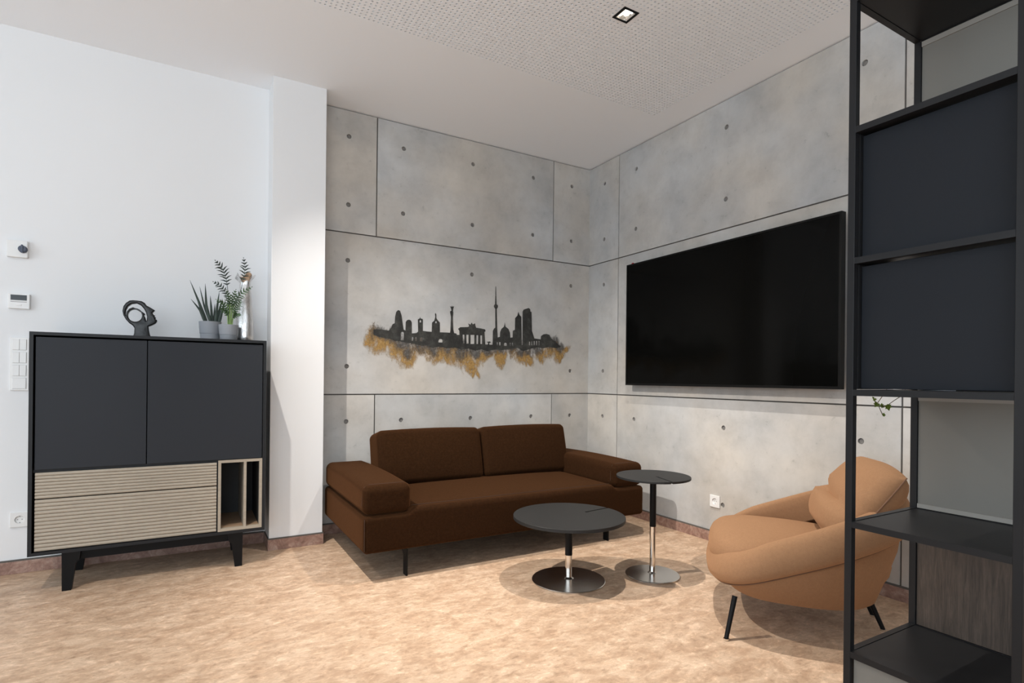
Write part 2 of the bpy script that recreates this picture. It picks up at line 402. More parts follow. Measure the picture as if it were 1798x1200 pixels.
# wall with the screen (x = 0)
wr = struct('wall_right', bx(.012, .12, YF, .0, 0, H), M['joint'])
trr = [(-.207, z) for z in TZ] + [(-.605, z) for z in (TZ[0], TZ[3], TZ[4])] + [(-1.480, z) for z in (.264, TZ[0], TZ[3], TZ[4])] + [(-2.368, z) for z in (.264, TZ[0], TZ[3], TZ[4])]
fr = lambda u, z, d: (d, u, z)
for u0, u1 in ((-.398, 0), (-2.566, -.398), (-4.4, -2.566), (YF, -4.4)):
    for z0, z1 in ((ZB + .008, Z2), (Z2, Z1), (Z1, H - .007)):
        panel('concrete_panel', u0 + G, u1 - G * (u1 < -.1), z0 + G * (z0 > .5), z1 - G * (z1 < 2.5), fr, wr, trr)
struct('wall_left', bx(X0, -2.36, .0, .12, 0, H), M['white'])
struct('wall_pillar', bx(-2.674, -2.348, -.2106, .06, 0, H, bev=.0015), M['white'])
# far left wall with a big window opening, wall behind the camera
bm = bmesh.new()
for a in ((YF, -4.9, 0, H), (-1.1, .12, 0, H), (-4.9, -1.1, 0, .2), (-4.9, -1.1, 2.9, H)): box(bm, X0 - .15, X0, a[0], a[1], a[2], a[3])
struct('wall_far_left', bm, M['far_wall'])
bm = bmesh.new()
for a in ((X0, -6.4, 0, H), (-2.8, .12, 0, H), (-6.4, -2.8, 0, .2), (-6.4, -2.8, 2.9, H)): box(bm, a[0], a[1], YF - .15, YF, a[2], a[3])
struct('wall_front', bm, M['far_wall'])
bm = bmesh.new()
for y in (-4.9, -3.65, -2.39, -1.16): box(bm, X0 - .10, X0 - .04, y, y + .06, .2, 2.9)
for z in (.2, 2.84): box(bm, X0 - .10, X0 - .04, -4.9, -1.1, z, z + .06)
struct('window_1', bm, M['anthracite'])
bm = bmesh.new()
for x in (-6.4, -5.2, -4.03, -2.86): box(bm, x, x + .06, YF - .10, YF - .04, .2, 2.9)
for z in (.2, 2.84): box(bm, -6.4, -2.8, YF - .10, YF - .04, z, z + .06)
struct('window_2', bm, M['anthracite'])
# skirting
def skirt(name, segs):
    bm = bmesh.new()
    for (x0, x1, y0, y1) in segs:
        box(bm, x0, x1, y0, y1, 0, ZB, bev=.001); box(bm, x0 + .0005, x1 - .0005, y0 + .0005, y1 - .0005, ZB, ZB + .0085, mi=1)
    return struct(name, bm, [M['skirting'], M['joint']])
skirt('baseboard_back', [(-2.347, 0, -.010, .011)])
skirt('baseboard_right', [(-.010, .011, YF, -.011)])
skirt('baseboard_left', [(X0, -2.681, -.010, .0)])
skirt('baseboard_pillar', [(-2.680, -2.342, -.218, -.2108), (-2.680, -2.6742, -.2108, -.0105), (-2.3478, -2.342, -.2108, -.0105)])

# ------------------------------------------------------------------ downlights
def downlight(label, x, y):
    t = thing('downlight', label, 'ceiling light', (x, y, H), 0, 'square downlights in the ceiling')
    bm = bmesh.new()
    for (a, b_, c_, d_) in ((-.049, .049, -.049, -.036), (-.049, .049, .036, .049), (-.049, -.036, -.036, .036), (.036, .049, -.036, .036)):
        box(bm, a, b_, c_, d_, -.0035, -.0002)
    obj('frame', bm, M['black_metal'], t)
    return t
t = downlight('small square recessed downlight with black frame in the perforated ceiling', LX, LY)
bm = bmesh.new()
q = [(-.036, -.036), (.036, -.036), (.036, .036), (-.036, .036)]; q2 = [(a * .68, b_ * .68) for a, b_ in q]
lo = [bm.verts.new((a, b_, -.001)) for a, b_ in q]; hi = [bm.verts.new((a, b_, .045)) for a, b_ in q2]
for k in range(4): bm.faces.new((lo[k], lo[(k + 1) % 4], hi[(k + 1) % 4], hi[k]))
obj('reflector', bm, M['chrome'], t)
bm = bmesh.new(); lathe(bm, [(0, .016), (.014, .018), (.022, .026), (.024, .038), (0, .038)], 20); obj('led_lens', bm, M['glow'], t, smooth=True)

SKY= [(-1.962,1.449),(-1.938,1.453),(-1.901,1.453),(-1.848,1.448),(-1.829,1.47),(-1.82,1.496),(-1.803,1.505),(-1.801,1.552),(-1.792,1.59),(-1.778,1.604),(-1.763,1.6),(-1.751,1.565),(-1.744,1.518),(-1.734,1.462),(-1.72,1.455),(-1.718,1.519),(-1.708,1.533),(-1.693,1.538),(-1.678,1.533),(-1.671,1.517),(-1.67,1.436),(-1.632,1.44),(-1.62,1.453),(-1.623,1.544),(-1.608,1.553),(-1.605,1.565),(-1.601,1.553),(-1.583,1.549),(-1.582,1.46),(-1.551,1.457),(-1.51,1.456),(-1.508,1.527),(-1.49,1.543),(-1.482,1.573),(-1.485,1.594),(-1.48,1.604),(-1.474,1.593),(-1.473,1.564),(-1.461,1.547),(-1.444,1.531),(-1.443,1.456),(-1.383,1.457),(-1.357,1.457),(-1.354,1.482),(-1.351,1.581),(-1.358,1.615),(-1.359,1.623),(-1.347,1.631),(-1.353,1.652),(-1.362,1.665),(-1.348,1.659),(-1.343,1.67),(-1.337,1.66),(-1.325,1.668),(-1.334,1.642),(-1.335,1.626),(-1.332,1.617),(-1.335,1.582),(-1.33,1.483),(-1.323,1.456),(-1.303,1.453),(-1.299,1.443),(-1.277,1.444),(-1.278,1.476),(-1.289,1.491),(-1.27,1.505),(-1.205,1.51),(-1.193,1.516),(-1.201,1.539),(-1.182,1.53),(-1.171,1.548),(-1.16,1.533),(-1.141,1.544),(-1.137,1.522),(-1.131,1.509),(-1.086,1.505),(-1.051,1.5),(-1.045,1.486),(-1.056,1.478),(-1.047,1.378),(-1.024,1.378),(-1.02,1.391),(-1.036,1.399),(-1.006,1.404),(-0.994,1.396),(-1.013,1.389),(-1.008,1.377),(-0.98,1.378),(-0.979,1.492),(-0.968,1.511),(-0.957,1.519),(-0.959,1.671),(-0.972,1.689),(-0.97,1.702),(-0.961,1.71),(-0.961,1.731),(-0.958,1.855),(-0.954,1.856),(-0.948,1.732),(-0.947,1.711),(-0.935,1.704),(-0.934,1.689),(-0.945,1.672),(-0.939,1.515),(-0.934,1.44),(-0.913,1.446),(-0.911,1.485),(-0.899,1.512),(-0.876,1.531),(-0.871,1.55),(-0.869,1.569),(-0.865,1.55),(-0.861,1.532),(-0.833,1.515),(-0.818,1.485),(-0.814,1.443),(-0.792,1.447),(-0.791,1.502),(-0.771,1.511),(-0.77,1.609),(-0.748,1.631),(-0.739,1.664),(-0.728,1.638),(-0.71,1.623),(-0.703,1.387),(-0.696,1.388),(-0.698,1.667),(-0.688,1.686),(-0.638,1.703),(-0.623,1.693),(-0.621,1.674),(-0.609,1.671),(-0.604,1.512),(-0.591,1.48),(-0.578,1.448),(-0.514,1.443),(-0.511,1.471),(-0.488,1.487),(-0.456,1.493),(-0.423,1.486),(-0.407,1.456),(-0.356,1.425),(-0.302,1.386),(-0.355,1.372),(-0.422,1.383),(-0.487,1.368),(-0.551,1.374),(-0.615,1.359),(-0.69,1.337),(-0.74,1.361),(-0.801,1.352),(-0.885,1.338),(-0.956,1.342),(-1.026,1.323),(-1.084,1.337),(-1.14,1.325),(-1.197,1.341),(-1.252,1.329),(-1.318,1.343),(-1.382,1.337),(-1.446,1.345),(-1.508,1.336),(-1.56,1.35),(-1.611,1.349),(-1.661,1.362),(-1.711,1.363),(-1.761,1.375),(-1.799,1.375),(-1.838,1.389),(-1.876,1.391),(-1.924,1.4),(-1.961,1.412)]
SKYH= [[(-1.248,1.375),(-1.249,1.448),(-1.234,1.448),(-1.234,1.376)],[(-1.216,1.377),(-1.217,1.449),(-1.198,1.45),(-1.197,1.378)],[(-1.18,1.376),(-1.181,1.449),(-1.146,1.451),(-1.146,1.378)],[(-1.127,1.378),(-1.128,1.449),(-1.112,1.45),(-1.112,1.379)],[(-1.092,1.38),(-1.093,1.449),(-1.077,1.45),(-1.076,1.38)],[(-1.756,1.379),(-1.756,1.432),(-1.754,1.439),(-1.748,1.443),(-1.74,1.444),(-1.734,1.44),(-1.732,1.433),(-1.731,1.38)],[(-1.67,1.379),(-1.67,1.404),(-1.669,1.407),(-1.666,1.41),(-1.662,1.41),(-1.659,1.408),(-1.658,1.404),(-1.658,1.38)],[(-1.643,1.38),(-1.643,1.405),(-1.642,1.408),(-1.638,1.411),(-1.634,1.411),(-1.631,1.409),(-1.63,1.405),(-1.63,1.381)],[(-1.606,1.378),(-1.607,1.4),(-1.604,1.406),(-1.599,1.411),(-1.591,1.411),(-1.585,1.407),(-1.583,1.401),(-1.583,1.379)],[(-1.455,1.377),(-1.455,1.387),(-1.451,1.397),(-1.443,1.404),(-1.431,1.404),(-1.422,1.399),(-1.419,1.389),(-1.419,1.378)],[(-0.941,1.374),(-0.942,1.4),(-0.931,1.401),(-0.931,1.374)],[(-0.919,1.374),(-0.919,1.401),(-0.907,1.402),(-0.907,1.375)],[(-0.874,1.372),(-0.874,1.387),(-0.871,1.394),(-0.864,1.399),(-0.856,1.399),(-0.849,1.395),(-0.846,1.388),(-0.846,1.373)],[(-0.821,1.374),(-0.821,1.401),(-0.81,1.402),(-0.81,1.375)],[(-0.799,1.375),(-0.799,1.402),(-0.787,1.403),(-0.787,1.375)],[(-0.631,1.388),(-0.631,1.418),(-0.621,1.418),(-0.62,1.388)],[(-0.609,1.389),(-0.609,1.421),(-0.598,1.422),(-0.598,1.389)],[(-0.585,1.39),(-0.585,1.424),(-0.574,1.425),(-0.573,1.39)],[(-0.561,1.391),(-0.561,1.427),(-0.55,1.428),(-0.549,1.391)],[(-0.536,1.392),(-0.537,1.429),(-0.525,1.429),(-0.525,1.392)],[(-1.609,1.522),(-1.609,1.534),(-1.608,1.537),(-1.605,1.539),(-1.601,1.54),(-1.598,1.538),(-1.597,1.534),(-1.597,1.523)],[(-1.482,1.524),(-1.482,1.534),(-1.481,1.537),(-1.478,1.539),(-1.474,1.54),(-1.471,1.538),(-1.47,1.534),(-1.47,1.525)]]
GOLD= [(-1.97,1.394,0.091),(-1.895,1.351,0.104),(-1.799,1.326,0.104),(-1.71,1.282,0.111),(-1.68,1.255,0.065),(-1.611,1.329,0.078),(-1.529,1.317,0.078),(-1.424,1.292,0.097),(-1.381,1.263,0.058),(-1.317,1.315,0.091),(-1.229,1.268,0.104),(-1.173,1.209,0.091),(-1.094,1.272,0.078),(-1.104,1.129,0.045),(-1.15,1.169,0.058),(-1.037,1.304,0.065),(-0.92,1.277,0.084),(-0.896,1.246,0.045),(-0.789,1.333,0.052),(-0.677,1.294,0.091),(-0.626,1.231,0.052),(-0.512,1.321,0.078),(-0.499,1.278,0.045),(-0.408,1.357,0.071),(-0.314,1.327,0.091),(-0.3,1.295,0.052),(-0.233,1.364,0.052),(-2.007,1.378,0.052),(-0.368,1.375,0.065)]
DARK= [(-1.924,1.424,0.078),(-1.829,1.4,0.091),(-1.731,1.367,0.091),(-1.701,1.297,0.058),(-1.611,1.353,0.091),(-1.509,1.347,0.091),(-1.382,1.342,0.091),(-1.252,1.332,0.091),(-1.14,1.331,0.078),(-1.038,1.33,0.065),(-0.921,1.344,0.071),(-0.801,1.359,0.071),(-0.684,1.347,0.071),(-0.552,1.379,0.078),(-0.409,1.423,0.091),(-0.315,1.394,0.065),(-0.64,1.328,0.039)]
for (x, y, k, a, aim), where in zip(DOWN[1:], ('in front of the highboard', 'behind the shelving unit near the viewer', 'at the far left of the room')):                                   # the other lamps of the same ceiling, out of the picture
    t = downlight('square ceiling downlight with black frame ' + where, x, y)
    obj('led_lens', bx(-.036, .036, -.036, .036, -.0025, -.0003), M['glow'], t)

# ------------------------------------------------------------------ mural
mu = thing('skyline_mural', 'painted black city skyline with gold splashes on the concrete wall above the sofa', 'mural', (-1.1, 0, 1.3))
back = lambda u, z, d: (u + 1.1, -.0022 + d, z - 1.3)
obj('skyline', plate(SKY, SKYH, back, .0010), M['mural'], mu)
def washmesh(name, blobs, mat, y):
    bm = bmesh.new(); lay = bm.verts.layers.float.new('paint_amount')
    xs = np.arange(-2.15, -.05, .010); zs = np.arange(1.02, 1.52, .010); vs = {}
    dens = np.zeros((len(xs), len(zs)))
    WX = np.zeros_like(dens); WZ = np.zeros_like(dens)
    for a, x in enumerate(xs):                           # ragged, brushed outline
        for b_, z in enumerate(zs):
            WX[a, b_] = .030 * noise.noise((x * 11, z * 9, 1.7)) + .022 * noise.noise((x * 30, z * 20, 5.1)); WZ[a, b_] = .045 * noise.noise((x * 13, z * 7, 9.3)) + .030 * noise.noise((x * 42, z * 14, 3.3))
    for bx_, bz, r in blobs:
        d = np.sqrt((xs[:, None] + WX - bx_) ** 2 + ((zs[None, :] + WZ - bz) * 1.1) ** 2) / (r * 1.3)
        dens = np.maximum(dens, np.clip(1 - d ** 1.6, 0, 1) * .50)
    for a in range(len(xs) - 1):
        for b_ in range(len(zs) - 1):
            if dens[a:a + 2, b_:b_ + 2].max() <= 0: continue
            f = []
            for (p, q) in ((a, b_), (a + 1, b_), (a + 1, b_ + 1), (a, b_ + 1)):
                if (p, q) not in vs:
                    v = bm.verts.new((xs[p] + 1.1, y, zs[q] - 1.3)); v[lay] = dens[p, q]; vs[p, q] = v
                f.append(vs[p, q])
            bm.faces.new(f)
    return obj(name, bm, mat, mu)
washmesh('gold_splash', GOLD, M['gold_wash'], -.0003)
washmesh('grey_splash', DARK, M['grey_wash'], -.0007)

# ------------------------------------------------------------------ screen
tv = thing('wall_screen', 'large black flat screen television hanging on the right concrete wall', 'television', (-.02, -1.45, 1.542))
W2, H2 = .853, .481                                      # half width (y), half height (z)
obj('housing', bx(-.030, .0, -W2 + .03, W2 - .03, -H2 + .03, H2 - .03, bev=.004), M['tv_frame'], tv)
bm = bmesh.new(); fo = (-.066, -.026)
for (y0, y1, z0, z1) in ((-W2, W2, H2 - .012, H2), (-W2, W2, -H2, -H2 + .016), (-W2, -W2 + .012, -H2 + .016, H2 - .012), (W2 - .012, W2, -H2 + .016, H2 - .012)):
    box(bm, fo[0], fo[1], y0, y1, z0, z1)
obj('bezel', bm, M['tv_frame'], tv)
obj('screen', bx(-.0635, -.028, -W2 + .011, W2 - .011, -H2 + .015, H2 - .011), M['tv_screen'], tv)
bm = bmesh.new(); lathe(bm, [(0, -.004), (.009, -.004), (.011, .004), (.009, .011), (0, .014)], 16)
obj('sensor', bm, M['red_led'], tv, smooth=True, loc=(-.045, W2 - .05, H2 + .001))['label'] = 'small red sensor dome on the top edge'

# ------------------------------------------------------------------ wall fittings
def socket(name, label, fn, group=None):
    """fn(a, b, d): a along the wall, b up, d out of the wall"""
    t = thing(name, label, 'socket', fn(0, 0, 0), 0, group); o0 = Vector(fn(0, 0, 0))
    L = lambda a, b_, d: Vector(fn(a, b_, d)) - o0
    def pl(outer, holes, d0, d1, bev=0): return plate(outer, holes, lambda a, b_, d: L(a, b_, d1 - d), d1 - d0, bev)
    sq = lambda h: [(-h, -h), (h, -h), (h, h), (-h, h)]
    obj('cover_plate', pl(sq(.0405), [circ(0, 0, .0205, 24)], 0, .010, .0015), M['plastic'], t)
    obj('outlet', pl(circ(0, 0, .0202, 24), [], 0, .002), M['plastic'], t)
    bm = bmesh.new()
    for a in (-.0095, .0095):
        vs = [bm.verts.new(L(a + p, q, .0024)) for p, q in circ(0, 0, .0028, 10)]; bm.faces.new(vs)
    for sy in (-1, 1):
        vs = [bm.verts.new(L(p, q, .0026)) for p, q in ((-.003, sy * .015), (.003, sy * .015), (.003, sy * .0195), (-.003, sy * .0195))]; bm.faces.new(vs)
    obj('contacts', bm, M['plastic_line'], t)
    return t
socket('wall_socket', 'white square power socket low on the right concrete wall beside the tie hole', lambda a, b_, d: (-d, -1.421 - a, .279 + b_))
socket('wall_socket', 'white power socket low on the white wall at the left of the highboard', lambda a, b_, d: (-3.918 + a, -d, .296 + b_))
# rocker switch strip
t = thing('light_switch_panel', 'white vertical strip of rocker switches half hidden behind the highboard', 'light switch', (-3.925, 0, 1.153))
obj('frame', bx(-.0405, .0405, -.010, 0, -.146, .146, bev=.002), M['plastic'], t)
for k in range(4):
    z = .1065 - .071 * k
    obj('gap', bx(-.0295, .0295, -.0108, -.009, z - .0295, z + .0295), M['plastic_line'], t)
    for (a, b_) in (((-.029, -.0006), (.0006, .029)) if k < 3 else ((-.029, .029),)):
        obj('rocker', bx(a, b_, -.0145, -.0100, z - .029, z + .029, bev=.001), M['plastic'], t)
# room controller with display
t = thing('room_thermostat', 'white room controller with a dark display below the rotary switch box', 'thermostat', (-3.928, 0, 1.498))
obj('body', bx(-.046, .046, -.024, 0, -.042, .040, bev=.003, seg=2), M['plastic'], t)
obj('display', bx(-.034, .034, -.0255, -.020, .004, .033), M['dark_plastic'], t)['label'] = 'dark display'
obj('button', bx(-.012, .012, -.0265, -.020, -.026, -.017, bev=.001), M['plastic'], t)
obj('button_row', bx(-.034, .034, -.0248, -.020, -.006, -.003), M['plastic_line'], t)
# rotary box
t = thing('rotary_wall_box', 'white wall box with a dark blue-grey rotary knob high on the white wall', 'wall control', (-3.937, 0, 1.783))
obj('body', bx(-.044, .044, -.026, 0, -.046, .046, bev=.003, seg=2), M['plastic'], t)
bm = bmesh.new(); lathe(bm, [(0, 0), (.020, 0), (.0185, .022), (.016, .025), (0, .025)], 24)
k = obj('knob', bm, M['knob_blue'], t, smooth=True, loc=(.026, -.026, -.002), rot=(PI / 2, 0, 0)); k['label'] = 'dark blue-grey knob'
obj('grip', bx(-.004, .004, -.022, .022, .020, .030, bev=.001), M['knob_blue'], k)

# ------------------------------------------------------------------ highboard
XA, XB, YB, ZA, ZT = -3.800, -2.724, -.45, .195, 1.309
hb = thing('highboard', 'anthracite highboard on black legs with a ribbed oak drawer front', 'cabinet', ((XA + XB) / 2, -.23, 0))
ox, oy = (XA + XB) / 2, -.23
def hbx(x0, x1, y0, y1, z0, z1, **k): return bx(x0 - ox, x1 - ox, y0 - oy, y1 - oy, z0, z1, **k)
bm = bmesh.new(); f = .016
for (x0, x1, z0, z1) in ((XA, XB, ZT - f, ZT), (XA, XB, ZA, ZA + f), (XA, XA + f, ZA + f, ZT - f), (XB - f, XB, ZA + f, ZT - f)):
    box(bm, x0 - ox, x1 - ox, YB - oy, -.02 - oy, z0, z1)
box(bm, XA + f - ox, XB - f - ox, -.030 - oy, -.021 - oy, ZA + f, ZT - f)
box(bm, XA + f - ox, XB - f - ox, YB + .022 - oy, -.031 - oy, .606, .620)           # inner shelf under the doors
box(bm, -2.976 - ox, -2.970 - ox, YB + .02 - oy, -.031 - oy, ZA + f, .606)
obj('carcass', bm, M['anthracite'], hb)
for x0, x1 in ((XA + f + .008, -3.3135), (-3.3095, XB - f - .003)):
    obj('door', hbx(x0, x1, YB + .006, YB + .024, .622, ZT - f - .009, bev=.001), M['door'], hb)
def ribbed(z0, z1, n):
    d = obj('drawer', hbx(XA + f + .010, -2.977, YB + .013, YB + .030, z0, z1), M['oak'], hb); d['label'] = 'ribbed light oak drawer front'
    p = (z1 - z0) / n
    for q in range(n):
        b_ = bmesh.new(); a0, a1 = XA + f + .010 - ox, -2.977 - ox; zb = z0 + q * p
        prof = [(YB + .014 - oy, zb + .0003), (YB + .0090 - oy, zb + .0012), (YB + .0060 - oy, zb + p * .30), (YB + .0066 - oy, zb + p * .62), (YB + .0098 - oy, zb + p - .0008), (YB + .014 - oy, zb + p - .0002)]
        r0 = [b_.verts.new((a0, y, z)) for y, z in prof]; r1 = [b_.verts.new((a1, y, z)) for y, z in prof]
        for s in range(len(prof)):
            s2 = (s + 1) % len(prof); b_.faces.new((r0[s], r0[s2], r1[s2], r1[s]))
        b_.faces.new(r0[::-1]); b_.faces.new(r1)
        obj('slat', b_, M['oak'], d)
ribbed(.4765, .606, 8); ribbed(.214, .4715, 14)
# open niche with oak frame
nx0, nx1, nz0, nz1, th = -2.9695, XB - f - .001, ZA + f + .002, .618, .015
bm = bmesh.new()
for (x0, x1, z0, z1) in ((nx0, nx1, nz1 - th, nz1), (nx0, nx1, nz0, nz0 + th), (nx0, nx0 + th, nz0 + th, nz1 - th), (nx1 - th, nx1, nz0 + th, nz1 - th)):
    box(bm, x0 - ox, x1 - ox, YB + .001 - oy, YB + .030 - oy, z0, z1)
obj('niche_frame', bm, M['oak'], hb)
obj('niche_divider', hbx(-2.838, -2.824, YB + .002, -.032, nz0 + th, nz1 - th), M['oak'], hb)
bm = bmesh.new()
box(bm, nx0 - ox, nx0 + th - ox, YB + .030 - oy, -.032 - oy, nz0 + th, nz1 - th); box(bm, nx1 - th - ox, nx1 - ox, YB + .030 - oy, -.032 - oy, nz0 + th, nz1 - th)
box(bm, nx0 - ox, nx1 - ox, -.034 - oy, -.0305 - oy, nz0, nz1)
obj('niche_lining', bm, M['interior'], hb)
obj('niche_base', hbx(nx0, nx1, YB + .030, -.034, nz0, nz0 + th), M['niche_floor'], hb)
bm = bmesh.new()
for y0 in (YB + .035, -.095): box(bm, XA + .17 - ox, XB - .17 - ox, y0 - oy, y0 + .028 - oy, ZA - .048, ZA)
for x0 in (XA + .145, XB - .175): box(bm, x0 - ox, x0 + .028 - ox, YB + .06 - oy, -.095 - oy, ZA - .040, ZA)
obj('leg_rail', bm, M['black_metal'], hb)
def hleg(xo, sx, yo, sy):
    """xo: outer x of the leg, sx: direction towards the middle"""
    b_ = bmesh.new(); pr = [(0, 0), (.038, 0), (.055, .135), (.070, .150), (.075, .195), (-.002, .195)]
    fr0 = [b_.verts.new((xo + sx * a - ox, yo - oy, z)) for a, z in pr]; fr1 = [b_.verts.new((xo + sx * a - ox, yo + sy * .036 - oy, z)) for a, z in pr]
    b_.faces.new(fr0); b_.faces.new(fr1[::-1])
    for s in range(6): b_.faces.new((fr0[s], fr0[(s + 1) % 6], fr1[(s + 1) % 6], fr1[s]))
    obj('leg', b_, M['black_metal'], hb)
for xo, sx in ((-3.665, 1), (-2.842, -1)):
    hleg(xo, sx, YB + .008, 1); hleg(xo, sx, -.060, -1)

# ------------------------------------------------------------------ on the highboard
# abstract head figure
K = .000444
hx = lambda u: -3.438 + (200 + u / 5.993 - 216) * .002661
hz = lambda v: 1.4485 - (430 + v / 5.993 - 550) * .00342
A = [(165, 605), (200, 600), (250, 601), (290, 604), (325, 620), (345, 645), (378, 660), (432, 686), (420, 697), (405, 711), (414, 722), (418, 732), (433, 738), (428, 750), (446, 760), (436, 769), (456, 782), (456, 797), (440, 816), (400, 836), (365, 850), (370, 890), (380, 930), (398, 985), (202, 985), (215, 925), (218, 872), (198, 846), (162, 825), (128, 792), (101, 752), (92, 710), (101, 665), (127, 630)]
B1 = [(122, 745), (128, 700), (150, 660), (188, 635), (240, 627), (285, 645), (318, 680), (338, 715), (350, 755), (346, 792), (338, 796), (334, 778), (328, 760), (316, 742), (327, 727), (290, 702), (250, 681), (200, 669), (160, 686), (136, 716), (129, 748)]
B2 = [(222 + 74 * math.cos(2 * PI * k / 24), 748 + 61 * math.sin(2 * PI * k / 24)) for k in range(24)]
conv = lambda L: [(hx(u) + 3.36, hz(v) - ZT) for u, v in L]
t = thing('head_sculpture', 'black cast abstract head figure with a ring-shaped skull on the highboard', 'sculpture', (-3.36, -.25, ZT))
bm = plate(conv(A), [conv(B1), conv(B2)], lambda a, b_, d: (a, d - .024, max(b_, 0.0)), .048, bev=.006, seg=3)
obj('figure', bm, M['sculpture'], t, smooth=True, auto=50)

def pot(name, label, x, y, r, h, cat='plant'):
    t = thing(name, label, cat, (x, y, ZT), 0)
    bm = bmesh.new()
    lathe(bm, [(0, 0), (r * .80, 0), (r * .83, .002), (r * .875, h * .36), (r * .905, h * .365), (r, h - .002), (r, h), (r * .93, h), (r * .90, h * .88), (0, h * .88)], 36)
    obj('pot', bm, M['pot'], t, smooth=True, auto=35)
    bm = bmesh.new(); lathe(bm, [(0, h * .885), (r * .5, h * .90), (r * .895, h * .885)], 24); obj('soil', bm, M['soil'], t)
    return t
def blade(pts, wd, fold=.25, seg=10, face=Vector((0, -1, 0))):
    """leaf blade along a polyline, tapering to the tip"""
    bm = bmesh.new(); P3 = [Vector(p) for p in pts]; rows = []
    cum = [0.0]
    for a, b_ in zip(P3, P3[1:]): cum.append(cum[-1] + (b_ - a).length)
    for s in range(seg + 1):
        d = cum[-1] * s / seg; q = max(i_ for i_ in range(len(cum)) if cum[i_] <= d + 1e-9); q = min(q, len(P3) - 2)
        f_ = (d - cum[q]) / max(1e-9, cum[q + 1] - cum[q]); p = P3[q].lerp(P3[q + 1], f_)
        tg = (P3[q + 1] - P3[q]).normalized(); side = tg.cross(face).normalized(); up = side.cross(tg)
        x = s / seg; hw = wd * min(1, .65 + x * 2.2) * (1 - x ** 2.2) + .0004
        rows.append([bm.verts.new(p - side * hw), bm.verts.new(p + up * hw * fold), bm.verts.new(p + side * hw), bm.verts.new(p - up * hw * .35)])
    for a, b_ in zip(rows, rows[1:]):
        for k in range(4): bm.faces.new((a[k], a[(k + 1) % 4], b_[(k + 1) % 4], b_[k]))
    bm.faces.new(rows[0][::-1]); bm.faces.new(rows[-1])
    return bm
# crop pixels of the plants -> metres in the plane of the pots
px = lambda u: -3.0655 + (200 + u / 5.993 - 351) * .00306
pz = lambda v: 1.419 - (430 + v / 5.993 - 565) * .00337
t1 = pot('potted_snake_plant', 'left grey pot with dark pointed upright leaves on the highboard', -3.012, -.235, .060, .112)
def lp(root, u, v, dy): return Vector((px(u), root.location.y + dy, pz(v))) - root.location
for (bu, tu, tv_, wd, dy, mu_) in ((985, 800, 375, .0075, .010, 905), (1020, 900, 430, .006, .022, 950), (1015, 955, 405, .0085, -.006, 968), (965, 812, 580, .0075, -.014, 905), (975, 868, 545, .006, .026, 915), (1035, 1010, 520, .0075, .018, 1022), (1062, 1100, 480, .0080, -.012, 1078), (1085, 1135, 545, .0085, .012, 1105), (1110, 1168, 560, .0085, -.018, 1130), (1050, 1060, 600, .006, .030, 1055), (1120, 1150, 610, .008, .024, 1130)):
    y0 = dy; top = .098
    b0 = Vector((px(bu) - t1.location.x, y0, top)); b0.x = max(-.045, min(.045, b0.x))
    obj('leaf', blade([b0, lp(t1, mu_, 650 + (tv_ - 450) * .3, y0 * 1.2), lp(t1, tu, tv_, y0 * 1.6)], wd), M['leaf_dark'], t1, smooth=True, auto=60)
t2 = pot('potted_palm', 'small grey pot with feathery green palm fronds in front of the silver vase', -2.918, -.300, .0535, .094)
def frond(root, pts, n, ln, mat, start=.35, wd=.0036, name='frond', lean=.5):
    bm = bmesh.new(); P3 = [Vector(p) for p in pts]
    tube(bm, P3, [.0020 - .0013 * k / (len(P3) - 1) for k in range(len(P3))], 6)
    cum = [0.0]
    for a, b_ in zip(P3, P3[1:]): cum.append(cum[-1] + (b_ - a).length)
    rnd = random.Random(int(abs(P3[-1].x) * 1e5) + n)
    for s in range(n):
        d = cum[-1] * (start + (1 - start) * s / (n - 1)); q = min(max(i_ for i_ in range(len(cum)) if cum[i_] <= d + 1e-9), len(P3) - 2)
        f_ = (d - cum[q]) / max(1e-9, cum[q + 1] - cum[q]); p = P3[q].lerp(P3[q + 1], f_); tg = (P3[q + 1] - P3[q]).normalized()
        lf = ln * math.sin(PI * (.18 + .80 * s / (n - 1))) * rnd.uniform(.85, 1.1)
        for sg in (-1, 1):
            sd = tg.cross(Vector((0, -1, 0))).normalized() * sg
            dr = (tg * (lean + .55 * s / n) + sd + Vector((0, rnd.uniform(-.5, .3), rnd.uniform(-.1, .1)))).normalized()
            tip = p + dr * lf + Vector((0, 0, -.12 * lf)); mid = p + dr * lf * .5 + Vector((0, 0, .05 * lf))
            leaf = blade([p, mid, tip], wd, seg=4)
            me = bpy.data.meshes.new('tmp'); leaf.to_mesh(me); leaf.free(); bm.from_mesh(me); bpy.data.meshes.remove(me)
    return obj(name, bm, mat, root, smooth=True, auto=60)
P2 = lambda u, v, dy=0: lp(t2, u, v, dy)
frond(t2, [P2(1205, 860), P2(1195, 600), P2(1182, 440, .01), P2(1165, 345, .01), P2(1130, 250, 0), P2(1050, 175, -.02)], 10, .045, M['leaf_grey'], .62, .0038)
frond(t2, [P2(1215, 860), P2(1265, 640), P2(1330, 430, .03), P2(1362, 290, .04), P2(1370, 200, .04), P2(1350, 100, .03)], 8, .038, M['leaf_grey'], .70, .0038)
frond(t2, [P2(1220, 860), P2(1240, 620), P2(1290, 530, -.03), P2(1350, 480, -.05), P2(1430, 430, -.06)], 10, .035, M['leaf_green'], .45)
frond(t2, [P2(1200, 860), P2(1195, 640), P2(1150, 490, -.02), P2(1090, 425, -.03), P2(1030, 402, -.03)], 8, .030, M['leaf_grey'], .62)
frond(t2, [P2(1210, 860), P2(1205, 640), P2(1190, 540, -.04), P2(1165, 480, -.06)], 9, .034, M['leaf_green'], .45)
